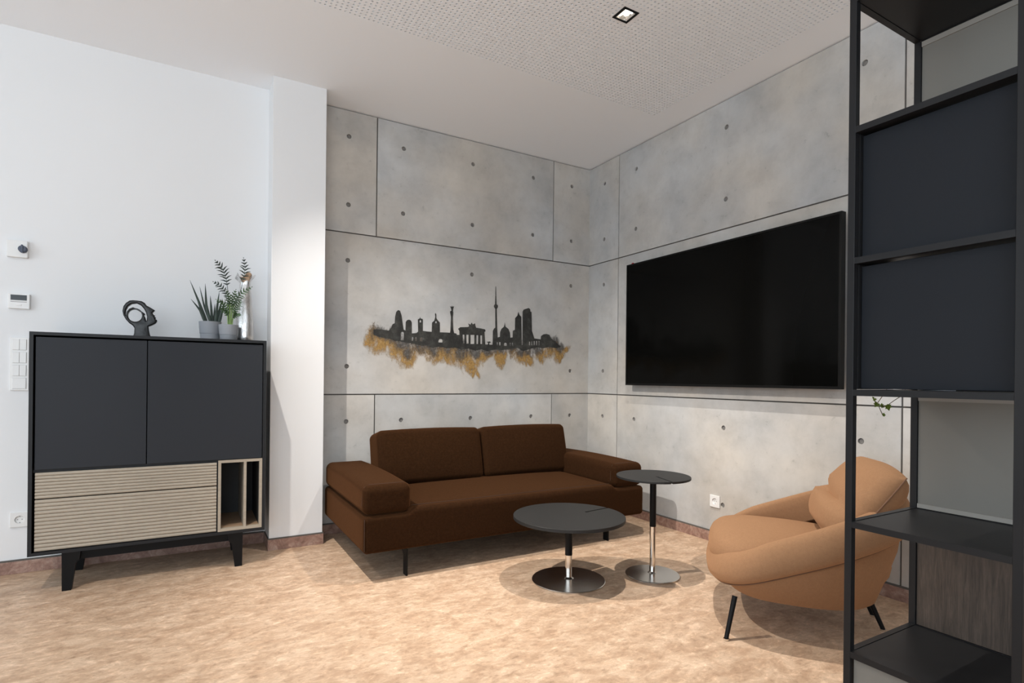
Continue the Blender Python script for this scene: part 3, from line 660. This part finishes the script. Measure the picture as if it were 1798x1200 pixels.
frond(t2, [P2(1215, 860), P2(1225, 640), P2(1240, 540, -.04), P2(1262, 470, -.05)], 9, .036, M['leaf_green'], .45)
frond(t2, [P2(1205, 860), P2(1180, 700), P2(1135, 620, -.04), P2(1060, 590, -.06)], 9, .030, M['leaf_green'], .42)
frond(t2, [P2(1225, 860), P2(1255, 700), P2(1285, 640, -.03), P2(1320, 560, -.05)], 9, .030, M['leaf_green'], .45)
frond(t2, [P2(1210, 860), P2(1190, 740), P2(1150, 690, -.05), P2(1095, 680, -.06)], 8, .028, M['leaf_green'], .42)
frond(t2, [P2(1225, 860), P2(1245, 760), P2(1275, 720, -.04), P2(1318, 742, -.06)], 8, .026, M['leaf_green'], .42)
for (a, b_, r) in ((1192, 1180, .0032), (1205, 1212, .0040), (1218, 1232, .0036), (1230, 1255, .0028), (1212, 1196, .003)):
    bm = bmesh.new(); tube(bm, [P2(a, 862), P2((a + b_) / 2, 740), P2(b_, 610)], [r, r * .9, r * .6], 8); obj('stem', bm, M['stem'], t2, smooth=True)
# ruffled silver vase
t = thing('silver_vase', 'tall crinkled silver vase with a ruffled rim at the right end of the highboard', 'vase', (-2.822, -.20, ZT))
def vf(r, z, a):
    k = max(0, (z - .345) / .07)
    return r * (1 + .03 * math.sin(3 * a + z * 30) + k * .16 * math.sin(5 * a + 1)), z + k * .018 * math.sin(4 * a + .5)
bm = bmesh.new()
lathe(bm, [(0, 0), (.050, 0), (.054, .006), (.051, .06), (.049, .13), (.043, .21), (.036, .29), (.031, .345), (.030, .368), (.034, .385), (.043, .402), (.053, .410), (.050, .404), (.040, .392), (.030, .37), (.027, .30), (0, .29)], 40, fn=vf)
obj('vessel', bm, M['silver'], t, smooth=True, auto=70)

# ------------------------------------------------------------------ sofa
SX0, SX1, SY0, SY1 = -2.312, -.335, -1.085, -.085
sx, sy = (SX0 + SX1) / 2, (SY0 + SY1) / 2
so = thing('sofa', 'dark brown fabric two-seat sofa with low block arms under the skyline mural', 'sofa', (sx, sy, 0))
hx_, hy_ = (SX1 - SX0) / 2, (SY1 - SY0) / 2
def crown(p):
    if p.z > 0:
        e = max(0, min(1, (.745 - abs(p.x)) / .035)); e = e * e * (3 - 2 * e)
        p.z += e * (.026 + .018 * max(0, 1 - (p.x / .75) ** 4) * max(0, 1 - (p.y / .5) ** 2)) * (p.z / .101)
    return p
obj('base', rbox(hx_, hy_, .101, .026, (60, 10, 3), 4, crown), M['sofa'], so, smooth=True, loc=(0, 0, .257))['label'] = 'upholstered seat block'
def armf(p):
    if p.z > 0: p.z += .012 * (1 - (p.y / .5) ** 2)
    return p
for sgn in (-1, 1):
    a = obj('armrest', rbox(.134, .490, .080, .042, (5, 10, 3), 5, armf), M['sofa'], so, smooth=True, loc=(sgn * (hx_ - .134), -.004, .4395))
    bm = bmesh.new(); yq = -.450
    pts = [(-.134, yq, -.03), (-.1325, yq, .035), (-.122, yq, .070), (-.095, yq, .0823), (.095, yq, .0823), (.122, yq, .070), (.1325, yq, .035), (.134, yq, -.03)]
    tube(bm, pts, .0016, 6); obj('seam', bm, M['sofa_seam'], a)
def cush(p):
    b_ = max(0, 1 - (p.x / .42) ** 2) * max(0, 1 - (p.z / .22) ** 2)
    if p.y < 0: p.y -= .030 * b_
    else: p.y += .01 * b_
    p.z += .010 * max(0, 1 - (p.x / .42) ** 2) * (1 if p.z > 0 else 0)
    return p
for xa, xb in ((-2.047, -1.292), (-1.286, -.548)):
    obj('back_cushion', rbox((xb - xa) / 2, .112, .182, .040, (10, 4, 6), 5, cush), M['sofa'], so, smooth=True, loc=((xa + xb) / 2 - sx, -.345 - sy, .549), rot=(math.radians(-13), 0, 0))
obj('back_support', rbox(.66, .05, .14, .03, (8, 2, 3), 3), M['sofa'], so, smooth=True, loc=(0, -.165 - sy, .50))
bm = bmesh.new()
tube(bm, [(-.71, SY0 + .050 - sy, .3870), (-.35, SY0 + .050 - sy, .3885), (0, SY0 + .050 - sy, .3890), (.35, SY0 + .050 - sy, .3885), (.71, SY0 + .050 - sy, .3870)], .0016, 6)
tube(bm, [(SX0 - sx + .004, SY0 - sy + .004, .175), (SX0 - sx + .004, SY0 - sy + .004, .345)], .0016, 6)
obj('seam', bm, M['sofa_seam'], so)
for x in (-2.062, -.630):
    for y, s in ((-1.033, 1), (-.14, -1)):
        b_ = bmesh.new(); box(b_, x - sx - .0045, x - sx + .0045, y - sy - .022 * s, y - sy + .028 * s, 0, .150)
        box(b_, x - sx - .03, x - sx + .03, y - sy, y - sy + s * .13, .150, .157)
        vs = [b_.verts.new((x - sx + q, y - sy + s * yy, zz)) for q in (-.004, .004) for yy, zz in ((.028, .150), (.075, .150), (.028, .105))]
        b_.faces.new(vs[:3]); b_.faces.new(vs[3:][::-1])
        for k in range(3): b_.faces.new((vs[k], vs[(k + 1) % 3], vs[3 + (k + 1) % 3], vs[3 + k]))
        obj('leg', b_, M['black_metal'], so)

# ------------------------------------------------------------------ side tables
def table(name, label, x, y, r, h, rb, ang, s0, th, rp, hs):
    t = thing(name, label, 'side table', (x, y, 0), 0, 'round pedestal tables in front of the sofa')
    n = 72; hw = .0060
    da = math.asin(hw / r); outer = [(r * math.cos(ang + da + (2 * PI - 2 * da) * k / n), r * math.sin(ang + da + (2 * PI - 2 * da) * k / n)) for k in range(n + 1)]
    c, s_ = math.cos(ang), math.sin(ang)
    R_ = lambda a, b_: (a * c - b_ * s_, a * s_ + b_ * c)
    outer += [R_(s0 + .010, -hw)] + [R_(s0 + .010 * math.cos(q), .010 * math.sin(q)) for q in np.linspace(-.6, -2 * PI + .6, 11)] + [R_(s0 + .010, hw)]
    bm = plate(outer, [], lambda a, b_, d: (a, b_, h - th + d), th, bev=.0012)
    obj('tabletop', bm, M['table_top'], t, smooth=True, auto=30)
    bm = bmesh.new(); lathe(bm, [(0, h - th - .006), (.05, h - th - .006), (.05, h - th), (0, h - th)], 24); lathe(bm, [(rp * 1.04, hs), (rp * 1.08, hs + .001), (rp * 1.08, h - th - .006), (0, h - th - .006)], 24)
    lathe(bm, [(0, hs), (rp * 1.08, hs), (rp * 1.08, hs + .001)], 24)
    obj('upper_column', bm, M['black_metal'], t, smooth=True)['label'] = 'black upper column'
    bm = bmesh.new(); lathe(bm, [(rp, .012), (rp, hs + .002)], 28); obj('lower_column', bm, M['chrome'], t, smooth=True)['label'] = 'polished steel lower column'
    bm = bmesh.new(); lathe(bm, [(0, 0), (rb - .002, 0), (rb, .002), (rb, .007), (rb - .003, .009), (rb * .55, .0115), (rp * 1.6, .014), (rp, .022), (0, .022)], 72)
    obj('base_plate', bm, M['steel'], t, smooth=True, auto=30)['label'] = 'brushed steel base disc'
    return t
table('round_side_table', 'low wide round black table with a steel disc foot nearest the camera', -1.310, -1.535, .305, .357, .200, .13, .135, .018, .0185, .140)
table('round_side_table', 'tall narrow round black table beside the end of the sofa', -.842, -1.692, .205, .562, .150, math.radians(-106), .045, .012, .0165, .275)

# ------------------------------------------------------------------ armchair (u: towards its front, v: towards the camera side)
ch = thing('lounge_armchair', 'tan fabric lounge armchair with a big loose back pillow on thin black legs', 'armchair', (-.69, -2.31, 0))
FU = Vector((-.66, .75, 0)).normalized(); FV = Vector((-FU.y, FU.x, 0))      # v axis
if FV.y > 0: FV = -FV
def cw(u, v, z): return FU * u + FV * v + Vector((0, 0, z))
NU = 72
def plan(t, au, ab, b_, ex):
    c, s_ = math.cos(t), math.sin(t)
    a = au if c > 0 else ab
    return (math.copysign(abs(c) ** (2 / ex), c) * a, math.copysign(abs(s_) ** (2 / ex), s_) * b_)
def sweep(rows, closed=True, cap=(False, False)):
    bm = bmesh.new(); R = []
    for row in rows: R.append([bm.verts.new(p) for p in row])
    n = len(R[0])
    for a, b_ in zip(R, R[1:]):
        for k in range(n): bm.faces.new((a[k], a[(k + 1) % n], b_[(k + 1) % n], b_[k]))
    if cap[0]: bm.faces.new(R[0][::-1])
    if cap[1]: bm.faces.new(R[-1])
    return bm
AU, AB, BB, EX = .256, .535, .398, 2.8
rim = lambda u: .432 - .372 * u - .022 * max(0, min(1, (u - .05) / .2))
seamz = lambda u: .280 - .370 * u
botz = lambda u: .150 + .05 * u
def band_row(off, zf):
    """ring offset outwards by off; zf(u) gives height"""
    row = []
    for k in range(NU):
        t = 2 * PI * k / NU; u, v = plan(t, AU, AB, BB, EX)
        L = math.hypot(u / AU, v / BB); nu, nv = plan(t, 1, 1, 1, 2.2); nl = math.hypot(nu, nv)
        row.append(cw(u + off * nu / nl, v + off * nv / nl, zf(u)))
    return row
lerpz = lambda f: (lambda u: seamz(u) + (rim(u) - seamz(u)) * f)
rows = [band_row(-.062, lambda u: seamz(u) - .004)]
for off, f in ((-.016, -.01), (.008, .03), (.022, .14), (.026, .32), (.020, .55), (.009, .76), (-.004, .90), (-.016, .965), (-.028, .995), (-.040, .99), (-.050, .955), (-.057, .87), (-.061, .6), (-.062, .25), (-.062, .0)):
    rows.append(band_row(off, lerpz(f)))
obj('shell', sweep(rows), M['chair'], ch, smooth=True, auto=80)
def scale_row(s, zf, du=0.0):
    row = []
    for k in range(NU):
        u, v = plan(2 * PI * k / NU, AU * s, AB * s, BB * s, EX - .3); row.append(cw(u + du, v, zf(u)))
    return row
rows = [scale_row(.70, lambda u: botz(u) - .012), scale_row(.77, lambda u: botz(u) - .004), scale_row(.81, lambda u: botz(u) + .012), scale_row(.885, lambda u: botz(u) * .6 + seamz(u) * .4), scale_row(.955, lambda u: botz(u) * .25 + seamz(u) * .75), scale_row(.98, lambda u: seamz(u) + .004)]
obj('underbody', sweep(rows, cap=(True, False)), M['chair'], ch, smooth=True, auto=80)
rows = [scale_row(.74, lambda u: .262), scale_row(.05, lambda u: .255)]
obj('seat_deck', sweep(rows, cap=(False, True)), M['chair'], ch)
# seat cushion
def seat_row(s, z0):
    row = []
    for k in range(NU):
        u, v = plan(2 * PI * k / NU, .250 * s, .50 * s, .335 * s, 2.7)
        row.append(cw(u + .018, v, z0 - .022 - .025 * (.24 - (u + .018)) + (.016 * (1 - s * s) if z0 > .3 else 0)))
    return row
rows = [seat_row(s, z) for s, z in ((.90, .265), (.97, .275), (1.0, .30), (1.015, .335), (.995, .365), (.955, .386), (.88, .402), (.76, .411), (.5, .416), (.25, .418), (.05, .4185))]
obj('seat_cushion', sweep(rows, cap=(True, True)), M['chair'], ch, smooth=True, auto=80)
# back pillow: soft, leaning back, pinched seam at the edges
def pillow(hv, hh, ht, nv=26, nh=18):
    bm = bmesh.new(); G_ = {}
    for side in (1, -1):
        for a in range(nv + 1):
            for b_ in range(nh + 1):
                if side == -1 and (a in (0, nv) or b_ in (0, nh)): G_[side, a, b_] = G_[1, a, b_]; continue
                p, q = a / nv * 2 - 1, b_ / nh * 2 - 1
                prof = (max(0, 1 - abs(p) ** 3.2) * max(0, 1 - abs(q) ** 2.8)) ** .5
                sq = 1 - .06 * q * q; sp = 1 - .10 * p * p
                v, h = p * hv * sq, q * hh * sp
                wr = 0
                if abs(p) > .55: wr = .010 * math.sin(q * 11 + 1.3 * math.sin(q * 5)) * (abs(p) - .55) / .45 * prof
                cr = -.030 * math.exp(-((q + .22 + .15 * p) / .11) ** 2) * (1 if side == 1 else 0) * (max(0, 1 - abs(p) ** 4))
                bulge = (.022 if q < -.25 else 0) * (max(0, 1 - abs(p) ** 4)) * prof
                G_[side, a, b_] = bm.verts.new((side * (ht * prof + wr + cr + bulge), v, h))
        for a in range(nv):
            for b_ in range(nh):
                f = [G_[side, a, b_], G_[side, a + 1, b_], G_[side, a + 1, b_ + 1], G_[side, a, b_ + 1]]
                bm.faces.new(f if side == 1 else f[::-1])
    return bm
bm = pillow(.320, .210, .108)
TL = math.radians(37); PU, PV, PZ = -.362, .0, .563
for v in bm.verts:
    u, vv, h = v.co
    v.co = cw(PU + u * math.cos(TL) - h * math.sin(TL), PV + vv, PZ + u * math.sin(TL) + h * math.cos(TL))
pl_ = obj('back_pillow', bm, M['chair'], ch, smooth=True, auto=70)
bm = bmesh.new(); pts = []
for q in np.linspace(-1, 1, 15):
    v_, h_ = .320 * (1 - .06 * q * q), q * .210 * .90
    pts.append(cw(PU - h_ * math.sin(TL), PV + v_ + .001, PZ + h_ * math.cos(TL)))
tube(bm, pts, .003, 6); obj('seam', bm, M['chair_seam'], pl_)
# seam under the arm band
bm = bmesh.new(); ring = band_row(-.003, lambda u: seamz(u) - .002); tube(bm, ring + ring[:1], .0026, 6, caps=False); obj('seam', bm, M['chair_seam'], ch)
for (u0, v0, z0, u1, v1) in ((.168, .352, .17, .204, .414), (.168, -.352, .17, .204, -.414), (-.405, .070, .135, -.458, .080), (-.405, -.070, .135, -.458, -.080)):
    bm = bmesh.new(); a, b_ = cw(u0, v0, z0), cw(u1, v1, .008); tube(bm, [a, b_], [.0112, .0092], 14)
    lg = obj('leg', bm, M['black_metal'], ch, smooth=True)
    bm = bmesh.new(); lathe(bm, [(0, 0), (.0105, 0), (.012, .003), (.012, .009), (0, .011)], 16, (b_.x, b_.y)); obj('foot', bm, M['chrome'], lg, smooth=True)['label'] = 'small metal foot'

# ------------------------------------------------------------------ shelving unit
FX, RX = -1.571, -1.205                      # front and back plane
YL0, YL1, YR1, YR0 = -3.159, -3.177, -3.515, -3.533
TT = .0165
LV = [2.139, 1.7854, 1.4328, 1.0782, .7236, .3740, .0205]   # top of each rail
sh = thing('shelving_unit', 'tall black steel shelving unit with dark doors standing in front of the armchair', 'shelf', ((FX + RX) / 2, (YL0 + YR0) / 2, 0))
qx, qy = sh.location.x, sh.location.y
def shx(x0, x1, y0, y1, z0, z1, **k): return bx(x0 - qx, x1 - qx, y0 - qy, y1 - qy, z0, z1, **k)
for x0, x1 in ((FX, FX + .020), (RX - .020, RX)):
    for y0, y1 in ((YL1, YL0), (YR0, YR1)):
        obj('post', shx(x0, x1, y0, y1, 0, LV[0], bev=.0008), M['shelf_metal'], sh)
for z in LV:
    for x0, x1 in ((FX + .001, FX + .019), (RX - .019, RX - .001)): obj('rail', shx(x0, x1, YR1, YL1, z - TT, z), M['shelf_metal'], sh)
    for y0, y1 in ((YL1 + .001, YL0 - .001), (YR0 + .001, YR1 - .001)): obj('rail', shx(FX + .020, RX - .020, y0, y1, z - TT, z), M['shelf_metal'], sh)
    obj('shelf_board', shx(FX + .020, RX - .020, YR1, YL1, z - .0145, z - .0015), M['shelf_metal'], sh)
for k in (1, 2):                              # closed bays: dark doors with side panels behind
    z1, z0 = LV[k] - TT, LV[k + 1]
    d = obj('door', shx(FX + .030, FX + .047, YR1 + .002, YL1 - .004, z0 + .003, z1 - .005, bev=.001), M['shelf_door'], sh)
    d['label'] = 'dark blue-black door'
    obj('side_panel', shx(FX + .0200, RX - .022 if k == 1 else FX + .200, YL1 - .003, YL1 + .012, z0 + .001, z1 - .001), M['shelf_metal'], sh)
    obj('back_panel', shx(RX - .016, RX - .004, YR1 + .001, YL1 - .001, z0 + .001, z1 - .001), M['panel_grey'], sh)
for k, mt in ((0, 'panel_grey'), (3, 'panel_grey'), (4, 'dark_wood')):
    z1, z0 = LV[k] - TT, LV[k + 1]
    p = obj('back_panel', shx(RX - .014, RX - .004, YR1 + .001, YL1 - .001, z0 + .001, z1 - .001), M[mt], sh)
    if k < 4:
        for a in ((z1 - .017, z1 - .0015), (z0 + .0015, z0 + .014)):
            obj('edge_strip', shx(RX - .018, RX - .0135, YR1 + .001, YL1 - .001, *a), M['panel_edge'], p)
    else: p['label'] = 'dark brown wood-grain panel'
d = obj('door', shx(FX + .012, FX + .028, YR1 + .002, YL1 - .003, LV[6] + .003, LV[5] - TT - .003, bev=.001), M['panel_grey'], sh); d['label'] = 'warm grey lower door'

# ------------------------------------------------------------------ trailing ivy
iv = thing('trailing_ivy', 'thin trailing ivy sprig with small green leaves hanging beside the shelving unit', 'plant', (-1.33, -3.27, LV[3] - .0010))
def IL(x, y, z): return Vector((x, y, z)) - iv.location
bm = bmesh.new(); lathe(bm, [(0, 0), (.042, 0), (.055, .095), (.050, .095), (.046, .08), (0, .08)], 24); obj('pot', bm, M['pot'], iv, smooth=True, auto=35)
bm = bmesh.new(); lathe(bm, [(0, .081), (.0455, .081)], 16); obj('soil', bm, M['soil'], iv)
for pts in ([(-1.33, -3.27, 1.155), (-1.33, -3.20, 1.165), (-1.325, -3.150, 1.095), (-1.32, -3.125, 1.055), (-1.31, -3.108, 1.036), (-1.305, -3.112, 1.02), (-1.30, -3.118, 1.000)],
            [(-1.32, -3.26, 1.155), (-1.27, -3.20, 1.155), (-1.235, -3.152, 1.090), (-1.25, -3.150, 1.062), (-1.28, -3.140, 1.045), (-1.30, -3.131, 1.030), (-1.305, -3.112, 1.028)],
            [(-1.31, -3.108, 1.036), (-1.305, -3.098, 1.042), (-1.30, -3.092, 1.050)]):
    bm = bmesh.new(); tube(bm, [IL(*p) for p in pts], .0011, 6); obj('stem', bm, M['ivy_stem'], iv, smooth=True)
def ivy_leaf(c, size, az, tilt, roll=0):
    out = [(0, 0), (.35, -.12), (.75, .05), (.50, .30), (.80, .62), (.38, .62), (.0, 1.15), (-.38, .62), (-.80, .62), (-.50, .30), (-.75, .05), (-.35, -.12)]
    R3 = Matrix.Rotation(az, 3, 'Z') @ Matrix.Rotation(tilt, 3, 'X') @ Matrix.Rotation(roll, 3, 'Z')
    bm = plate(out, [], lambda a, b_, d: IL(*c) + R3 @ Vector((a * size, b_ * size, d + .25 * size * abs(a))), .0008)
    obj('leaf', bm, M['ivy'], iv)
for c, s_, az, ti, ro in (((-1.31, -3.107, 1.036), .013, -.6, 1.5, 2.6), ((-1.305, -3.114, 1.030), .011, -.3, 1.2, 4.0), ((-1.302, -3.098, 1.044), .008, -.8, 1.3, .8), ((-1.30, -3.130, 1.030), .015, -.5, 1.4, 3.4), ((-1.303, -3.136, 1.030), .009, -.4, 1.0, 2.4), ((-1.30, -3.118, 1.001), .008, -.5, 1.3, 4.6), ((-1.30, -3.091, 1.050), .005, -.6, 1.3, .4)):
    ivy_leaf(c, s_, az, ti, ro)
